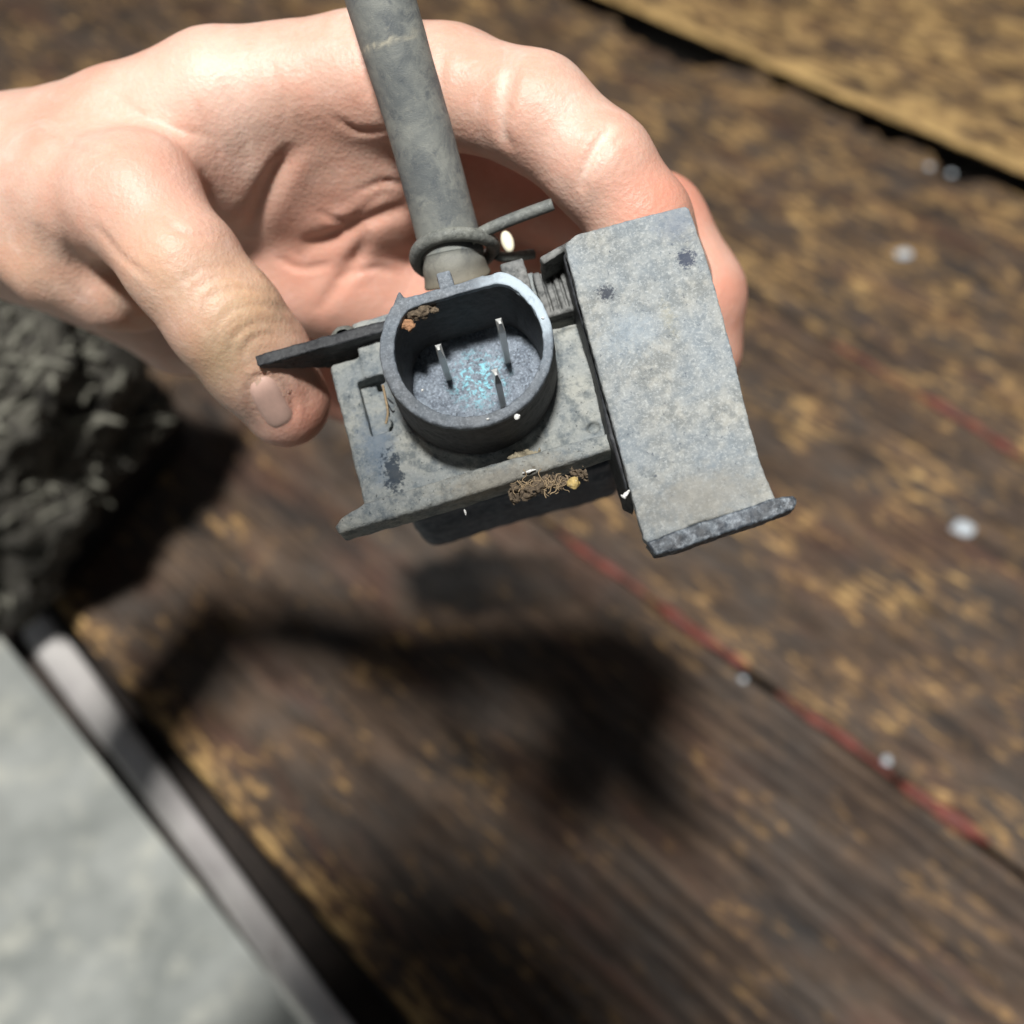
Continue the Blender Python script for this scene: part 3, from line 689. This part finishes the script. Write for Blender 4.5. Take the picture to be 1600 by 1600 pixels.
d2 = dirt('dirt_clump', 818, 713, -13.5, 2.0, .75, .8, simple('pale_dirt', (.30, .26, .18), .9, bump=.0003), 8)
d3 = dirt('orange_dirt', 634, 509, -2.4, 1.5, .9, .9, m_rust, 5, ob, 1.1)
d3b = dirt('orange_dirt', 655, 490, -1.6, 2.3, .8, .9, m_dirt, 6, ob, .9)
Vs = []; Fs = []
def fibre(px, py, z, L_, r, ang=None, curl=.5):
    global Vs, Fs
    x, y = Lz(px, py, z); a = random.uniform(0, 6.28) if ang is None else ang
    p = [np.array([x, y, z])]; 
    for i in range(4):
        a += random.uniform(-curl, curl); p.append(p[-1] + np.array([math.cos(a), math.sin(a), random.uniform(-.35, .35)]) * L_ / 4)
    v, f = tube([tuple(q / 1000) for q in spline(p, 10)], r / 1000, 5); b = len(Vs); Vs += v; Fs += [tuple(b + j for j in q) for q in f]
for i in range(60): fibre(808 + 85 * random.random(), 764 - 14 * random.random(), -10.3 + random.uniform(-.5, .5), random.uniform(.8, 2.6), random.uniform(.05, .13), random.choice((0.3, 3.4)) + random.uniform(-.7, .7), 1.1)
o = mesh_py('dirt_fibres', Vs, Fs, m_fibre, d1); o['kind'] = 'stuff'
def strand(name, pts, r, mat, parent):
    v, f = tube([tuple(np.array(q) / 1000) for q in spline(pts, 24)], r / 1000, 6); return mesh_py(name, v, f, mat, parent)
def LL(px, py, z): x, y = Lz(px, py, z); return (x, y, z)
strand('fibre', [LL(598, 602, -15.5), LL(603, 625, -14.9), LL(606, 645, -15.0), LL(603, 662, -15.6)], .22, m_fibre, valve)
strand('fibre', [LL(606, 622, -15), LL(614, 630, -14.8), LL(620, 637, -15.2)], .12, m_dark, valve)
strand('fibre', [LL(607, 632, -15), LL(613, 642, -14.8), LL(621, 640, -15.2)], .10, m_dark, valve)
def chip(px, py, z, sx, sy, ang, mat=m_white, name='white_chip'):
    x, y = Lz(px, py, z); bm = bmesh.new(); bmesh.ops.create_icosphere(bm, subdivisions=2, radius=1)
    for v in bm.verts:
        k = 1 + .3 * random.uniform(-1, 1); a, b, c = v.co.x * sx * k, v.co.y * sy * k, v.co.z * .3
        v.co = Vector(((x + a * math.cos(ang) - b * math.sin(ang)) / 1000, (y + a * math.sin(ang) + b * math.cos(ang)) / 1000, (z + c) / 1000))
    me = bpy.data.meshes.new(name); bm.to_mesh(me); bm.free(); new_obj(name, me, mat, valve)
chip(826, 737, -10.9, 1.35, .22, .05); chip(808, 651, .1, .45, .45, 0); chip(978, 772, -4, .8, .3, .6); chip(974, 776, -4, .5, .2, -.8); chip(727, 800, -11, .2, .5, 0)
for q in ((762, 655, .1), (848, 497, .1), (660, 610, .1)): chip(*q, .25, .2, 0)

# ------------------------------------------------------------------ the hand
def hand():
    h = .00095
    lo = np.array([-.150, -.014, -.308]); hi = np.array([.068, .118, -.168])
    X, Y, Z = grid(lo, hi, h)
    def C(a, b, rs=1.0):
        pa, pb = camray(*a[:3]), camray(*b[:3]); ra, rb = a[3] * a[2] / FPX * rs, b[3] * b[2] / FPX * rs
        return cone(X, Y, Z, pa, pb, ra, rb)
    def chain(pts, k=.002):
        S = None
        for a, b in zip(pts[:-1], pts[1:]):
            c = C(a, b); S = c if S is None else smin(S, c, k)
        return S
    # palm and wrist
    S = chain([(-420, 330, .250, 150), (-200, 300, .245, 130), (20, 285, .232, 112)])
    for c_ in ([(20, 265, .228, 105), (190, 205, .218, 92), (340, 152, .213, 98), (570, 122, .211, 96)],
               [(20, 300, .235, 100), (350, 235, .226, 90), (610, 208, .221, 86)],
               [(20, 330, .243, 100), (350, 330, .241, 84), (590, 312, .231, 84)],
               [(20, 360, .250, 95), (320, 420, .255, 84), (560, 430, .243, 78)],
               [(40, 370, .255, 90), (150, 425, .262, 84), (280, 510, .276, 72), (420, 540, .270, 62)],
               [(20, 330, .226, 102), (105, 392, .223, 97), (170, 436, .226, 78), (215, 460, .232, 60)]):
        S = smin(S, chain(c_, .003), .008)
    S = smin(S, chain([(220, 265, .221, 84), (330, 240, .222, 72), (440, 235, .226, 66), (540, 230, .226, 66)], .005), .012)       # first web
    S = smin(S, chain([(480, 440, .248, 80), (650, 480, .248, 78)], .004), .007)                             # palm pad lit behind the valve
    thumb = chain([(20, 300, .226, 108), (120, 300, .214, 98), (205, 312, .205, 96), (285, 412, .199, 87), (352, 498, .201, 87), (400, 560, .206, 83), (446, 628, .211, 70)], .003)
    knob = np.sqrt((X - camray(222, 300, .201)[0]) ** 2 + (Y - camray(222, 300, .201)[1]) ** 2 + (Z - camray(222, 300, .201)[2]) ** 2) - 65 * .2 / FPX
    thumb = smin(thumb, knob, .008); S = smin(S, thumb, .005)
    index = chain([(570, 122, .211, 96), (700, 137, .205, 90), (835, 176, .199, 86), (940, 262, .197, 82), (1000, 345, .199, 78), (1042, 440, .208, 70)], .003)
    S = smin(S, index, .0035)
    middle = chain([(620, 212, .223, 84), (860, 300, .246, 76), (1022, 350, .235, 78), (1083, 460, .236, 78), (1088, 545, .240, 72)], .003); S = smin(S, middle, .0022)
    ring = chain([(600, 318, .234, 80), (760, 372, .256, 74), (860, 400, .262, 74), (1010, 520, .262, 72), (1040, 640, .250, 64)], .003); S = smin(S, ring, .0022)
    little = chain([(560, 440, .246, 72), (700, 500, .266, 68), (850, 600, .280, 66), (905, 690, .272, 60)], .003); S = smin(S, little, .002)
    under = chain([(420, 535, .270, 62), (530, 590, .288, 60), (650, 650, .292, 62), (745, 700, .284, 62), (860, 700, .272, 56)], .004); S = smin(S, under, .003)  # flesh added behind the valve to close light holes in the hand's shadow
    V, Q = surface_nets(S, lo, h); V = smooth(V, Q, 3); N = normals(V, Q)
    px = 800 + FPX * V[:, 0] / -V[:, 2]; py = 800 - FPX * V[:, 1] / -V[:, 2]; dep = -V[:, 2]
    view = -V / np.linalg.norm(V, axis=1, keepdims=True); facing = np.clip((N * view).sum(1) * 3, 0, 1)
    def dist(pts, fade=False):
        pts = spline(pts, 40); D = np.full(len(V), 1e9); T = np.zeros(len(V))
        for i, (a, b) in enumerate(zip(pts[:-1], pts[1:])):
            e = b - a; t = np.clip(((px - a[0]) * e[0] + (py - a[1]) * e[1]) / (e @ e), 0, 1)
            d = (px - a[0] - t * e[0]) ** 2 + (py - a[1] - t * e[1]) ** 2; m = d < D; D[m] = d[m]; T[m] = i + t[m]
        return (np.sqrt(D), np.sin(np.pi * np.clip(T / 39, 0, 1)) ** .6) if fade else np.sqrt(D)
    disp = np.zeros(len(V)); line = np.zeros(len(V)); pale = np.zeros(len(V))
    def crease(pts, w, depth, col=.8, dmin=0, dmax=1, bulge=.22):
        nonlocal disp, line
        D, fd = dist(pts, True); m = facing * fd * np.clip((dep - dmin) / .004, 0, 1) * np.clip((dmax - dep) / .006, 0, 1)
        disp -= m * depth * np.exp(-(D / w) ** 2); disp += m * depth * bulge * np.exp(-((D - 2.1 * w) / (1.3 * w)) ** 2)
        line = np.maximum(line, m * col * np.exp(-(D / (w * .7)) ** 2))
    PD = (.218, .32)
    # palm creases
    crease([(478, 150), (520, 140), (565, 128), (600, 122)], 9, .0010, .5, *(.208, .3))
    crease([(470, 150), (452, 225), (418, 300), (388, 368)], 15, .0016, .35, *(.208, .3))
    crease([(488, 270), (530, 262), (600, 240), (640, 250)], 12, .0015, .6, *PD)
    crease([(470, 385), (520, 372), (585, 338), (640, 322)], 12, .0015, .6, *PD)
    crease([(495, 488), (530, 440), (560, 395), (572, 360)], 10, .0010, .4, *PD)
    # web fold between thumb and index finger
    for q_ in ([(180, 150), (240, 190), (330, 215)], [(60, 200), (120, 230), (180, 240)], [(150, 350), (190, 400), (240, 440)], [(560, 60), (572, 110), (570, 160)], [(250, 330), (280, 360), (330, 370)], [(520, 180), (560, 205), (620, 200)], [(500, 330), (540, 345), (600, 300)], [(430, 400), (470, 420), (520, 410)], [(560, 300), (600, 285), (640, 290)], [(520, 440), (580, 420), (630, 430)], [(340, 120), (370, 180), (390, 240)], [(420, 90), (440, 150), (445, 200)], [(300, 150), (330, 210), (350, 260)]): crease(q_, 5, .00045, .22)
    # thumb joint wrinkles
    for k, (dx, dy, dep_) in enumerate(((0, 0, .0004), (11, 13, .0003), (22, 27, .0006), (34, 40, .00035), (46, 54, .0005), (60, 70, .0003), (-20, -18, .0003), (-34, -34, .0002))):
        crease([(318 + dx, 520 + dy), (318 + dx, 478 + dy), (352 + dx, 452 + dy), (405 + dx, 450 + dy), (432 + dx, 462 + dy)], 5.5, dep_, .26, 0, .222, .3)
    # skin stretched over the thenar and wrist
    crease([(95, 330), (120, 410), (175, 478), (235, 515)], 9, .0004, .08); crease([(60, 350), (85, 425), (135, 480)], 9, .0004, .08)
    # finger joints
    crease([(800, 100), (787, 150), (785, 200), (800, 232)], 8, .0006, .12, 0, .212, .4); crease([(812, 96), (800, 150), (799, 196)], 5, .0005, .1, 0, .212)
    crease([(962, 195), (935, 225), (915, 262), (908, 300)], 8, .0007, .12, 0, .212, .4); crease([(975, 205), (948, 238), (928, 280)], 5, .0005, .1, 0, .212)
    crease([(700, 52), (690, 110), (692, 170)], 6, .0004, .1, 0, .22)
    pale = np.maximum(pale, facing * np.exp(-(dist([(790, 120), (784, 170), (788, 215)]) / 7) ** 2) * .7 * (dep < .212))
    pale = np.maximum(pale, facing * np.exp(-(dist([(955, 200), (930, 235), (912, 275)]) / 7) ** 2) * .7 * (dep < .212))
    pale = np.maximum(pale, facing * np.exp(-(dist([(380, 200), (330, 110), (250, 150)]) / 60) ** 2) * .6)
    pale = np.maximum(pale, facing * np.exp(-(dist([(240, 300), (300, 340)]) / 60) ** 2) * .2)
    ring_ = [(424 + 47 * math.cos(a_) * .5 - 29 * math.sin(a_) * .866, 630 + 47 * math.cos(a_) * .866 + 29 * math.sin(a_) * .5) for a_ in np.linspace(-math.pi * .55 + math.pi, math.pi * .55 + math.pi, 12)]
    crease(ring_, 4.5, .0005, .35, 0, .222, .7); crease([(440, 590), (458, 625), (456, 665)], 4.5, .0005, .3, 0, .222, .5)
    # nail bed fold on the thumb tip
    crease([(384, 580), (384, 620), (394, 655), (410, 684)], 6, .0004, .35, 0, .222, .1)
    disp += .00006 * fbm(V * 300, 3, 2) + .0003 * fbm(V * 60, 2, 5)
    V2 = V + N * disp[:, None]
    def spot(x, y, r, a): return a * np.exp(-((px - x) ** 2 + (py - y) ** 2) / r ** 2)
    blush = spot(1010, 310, 60, .95) + spot(800, 110, 45, .25) + spot(250, 290, 60, .35) + spot(500, 640, 60, .55) + spot(230, 320, 110, .15) + spot(470, 690, 60, .4)
    blush += np.clip((dep - .214) / .006, 0, 1) * np.clip((px - 380) / 80, 0, 1) * .45 + spot(560, 180, 60, .3) + spot(830, 250, 60, .2) + spot(1075, 300, 50, .4) + spot(1135, 450, 40, .3) + spot(430, 420, 80, .15)
    blush = np.clip(blush + .12 * fbm(V * 90, 3, 7), 0, 1)
    yellow = np.clip(spot(390, 480, 75, .9) + spot(340, 570, 55, .8) + spot(250, 430, 80, .5) + spot(30, 430, 90, .3), 0, 1) * (dep < .23)
    p = empty('person', tuple(W(0, 285, .232)))
    tag(p, 'bare left hand holding the weathered valve between thumb and curled fingers', 'person')
    Wd = V2 @ RCn.T + np.array([0, 0, CAM_H]) - np.array(p.location)
    me = mesh_np('hand', Wd, Q); o = new_obj('hand', me, m_skin, p)
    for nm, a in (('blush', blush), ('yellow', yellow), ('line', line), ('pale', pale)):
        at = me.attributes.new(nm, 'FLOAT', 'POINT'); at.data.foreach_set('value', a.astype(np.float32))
    # nail: a smooth domed plate laid on the thumb tip
    from mathutils.bvhtree import BVHTree
    near = (np.abs(px - 424) < 130) & (np.abs(py - 628) < 130); fm = near[Q].all(1)
    Vs_ = smooth(V, Q, 6); bv = BVHTree.FromPolygons([tuple(v) for v in Vs_], [tuple(q) for q in Q[fm]])
    NV = []; NF = []; nr, na = 10, 40
    for i in range(nr + 1):
        q = i / nr
        for k in range(na):
            a_ = 2 * math.pi * k / na; ca_, sa_ = math.cos(a_), math.sin(a_); e = (abs(ca_) ** 3.2 + abs(sa_) ** 3.2) ** (-1 / 3.2)
            al, ac = 42 * q * ca_ * e, 24 * q * sa_ * e
            x, y = 424 + al * .50 - ac * .866, 630 + al * .866 + ac * .50
            d = Vector(camray(x, y, 1.)).normalized(); hit, nrm, _, _ = bv.ray_cast(Vector((0, 0, 0)), d)
            if hit is None: hit = d * .2; nrm = -d
            if nrm.dot(d) > 0: nrm = -nrm
            p_ = hit + nrm * (.00060 * (1 - q ** 3) - .0003 * q ** 8 + .00012); NV.append(RCn @ np.array(p_) + np.array([0, 0, CAM_H]) - np.array(p.location))
    for i in range(nr):
        for k in range(na): NF.append((i * na + k, i * na + (k + 1) % na, (i + 1) * na + (k + 1) % na, (i + 1) * na + k))
    mesh_py('thumbnail', [tuple(v) for v in NV], NF, m_nail, p)
hand()

# the rest of the person: leaning over the bench behind the picture's edge (head, shirt and arms shade the boards)
def body():
    p = bpy.data.objects['person']; off = np.array(p.location)
    wr = W(-380, 330, .250)
    def rc(X, Y, Z, pts, k):
        S = None
        for (a, ra), (b, rb) in zip(pts[:-1], pts[1:]):
            c = cone(X, Y, Z, a, b, ra, rb); S = c if S is None else smin(S, c, k)
        return S
    H = np.array(HEAD)
    def ell(X, Y, Z, c, r): return (np.sqrt(((X - c[0]) / r[0]) ** 2 + ((Y - c[1]) / r[1]) ** 2 + ((Z - c[2]) / r[2]) ** 2) - 1) * min(r)
    neck = H + np.array([0, -.085, -.085]); chest = H + np.array([0, -.26, -.30])
    def head(X, Y, Z):                                    # face turned down towards the bench
        S = ell(X, Y, Z, H, (.078, .098, .102))
        S = smin(S, ell(X, Y, Z, H + [0, .035, -.060], (.055, .060, .060)), .02)
        S = smin(S, cone(X, Y, Z, H + [0, .085, -.045], H + [0, .095, -.078], .009, .014), .012)     # nose
        for sx in (-1, 1):
            S = smin(S, ell(X, Y, Z, H + [sx * .080, -.005, -.025], (.010, .020, .030)), .004)
            S = np.maximum(S, -ell(X, Y, Z, H + [sx * .032, .095, -.040], (.015, .012, .010)))
            S = smin(S, ell(X, Y, Z, H + [sx * .032, .080, -.040], (.013, .012, .012)), .002)
        S = smin(S, cone(X, Y, Z, H + [-.022, .082, -.095], H + [.022, .082, -.095], .006, .006), .004)  # lips
        return smin(S, cone(X, Y, Z, H + [0, -.02, -.06], neck, .056, .060), .02)
    sdf_mesh('head', lambda X, Y, Z: head(X + off[0], Y + off[1], Z + off[2]), tuple(H - .19 - off), tuple(H + .14 - off), .0045, m_skin, p, scale=1)
    def hair(X, Y, Z):
        S = ell(X, Y, Z, H + [0, -.012, .012], (.088, .106, .108)); cut = (Y - H[1]) * .75 - (Z - H[2]) - .005
        return np.maximum(S, cut)
    sdf_mesh('hair', lambda X, Y, Z: hair(X + off[0], Y + off[1], Z + off[2]), tuple(H - .14 - off), tuple(H + .14 - off), .005, simple('brown_hair', (.035, .022, .015), .6, sc_=.4, bump=.003), p, .004, 60, scale=1)
    el = np.array([-.40, -.30, .34]); shl = chest + [-.19, .06, .06]; shr = chest + [.19, .06, .06]; elr = np.array([.30, -.42, .20]); wrr = np.array([.22, -.22, .06])
    def shirt(X, Y, Z):
        S = rc(X, Y, Z, [(chest, .13), (chest + [0, -.16, -.34], .125)], .05)
        S = smin(S, rc(X, Y, Z, [(shl, .075), (shr, .075)], .05), .06); S = smin(S, rc(X, Y, Z, [(chest + [0, .03, .05], .09), (neck + [0, -.015, -.01], .058)], .04), .05)
        S = smin(S, rc(X, Y, Z, [(shl, .070), (el, .052), (wr * .45 + el * .55, .044)], .02), .03)
        return smin(S, rc(X, Y, Z, [(shr, .070), (elr, .052), (wrr, .040)], .02), .03)
    lo = np.array([-.55, chest[1] - .34, -.12]) - off; hi = np.array([.45, .06, H[2]]) - off
    sdf_mesh('shirt', lambda X, Y, Z: shirt(X + off[0], Y + off[1], Z + off[2]), tuple(lo), tuple(hi), .009, simple('dark_shirt', (.04, .045, .06), .9, sc_=.1), p, .002, 25, scale=1)
    fa = lambda X, Y, Z: rc(X + off[0], Y + off[1], Z + off[2], [(wr, .0235), (wr * .5 + el * .5, .034)], .01)
    m_ = np.minimum(wr, el) - .05 - off; M_ = np.maximum(wr, el) + .05 - off
    sdf_mesh('forearm', fa, tuple(m_), tuple(M_), .003, m_skin, p, scale=1)
    def rh(X, Y, Z):
        X = X + off[0]; Y = Y + off[1]; Z = Z + off[2]
        S = rc(X, Y, Z, [(wrr, .028), (wrr + [-.02, .05, -.02], .030), (wrr + [-.035, .08, -.025], .026)], .01)
        for i, L in enumerate((.070, .080, .074, .058)):
            b = wrr + np.array([-.060 + .022 * i, .085 - .004 * i, -.022]); S = smin(S, rc(X, Y, Z, [(b, .0105), (b + [-.01, L * .55, .004], .0095), (b + [-.012, L, -.012], .008)], .004), .004)
        return smin(S, rc(X, Y, Z, [(wrr + [-.035, .03, -.02], .014), (wrr + [-.07, .055, -.022], .012), (wrr + [-.09, .085, -.028], .0095)], .005), .008)
    sdf_mesh('resting_hand', rh, tuple(wrr - [.12, .05, .058] - off), tuple(wrr + [.05, .20, .04] - off), .0025, m_skin, p, scale=1)
HEAD = (-.11, -.112, .86)
body()
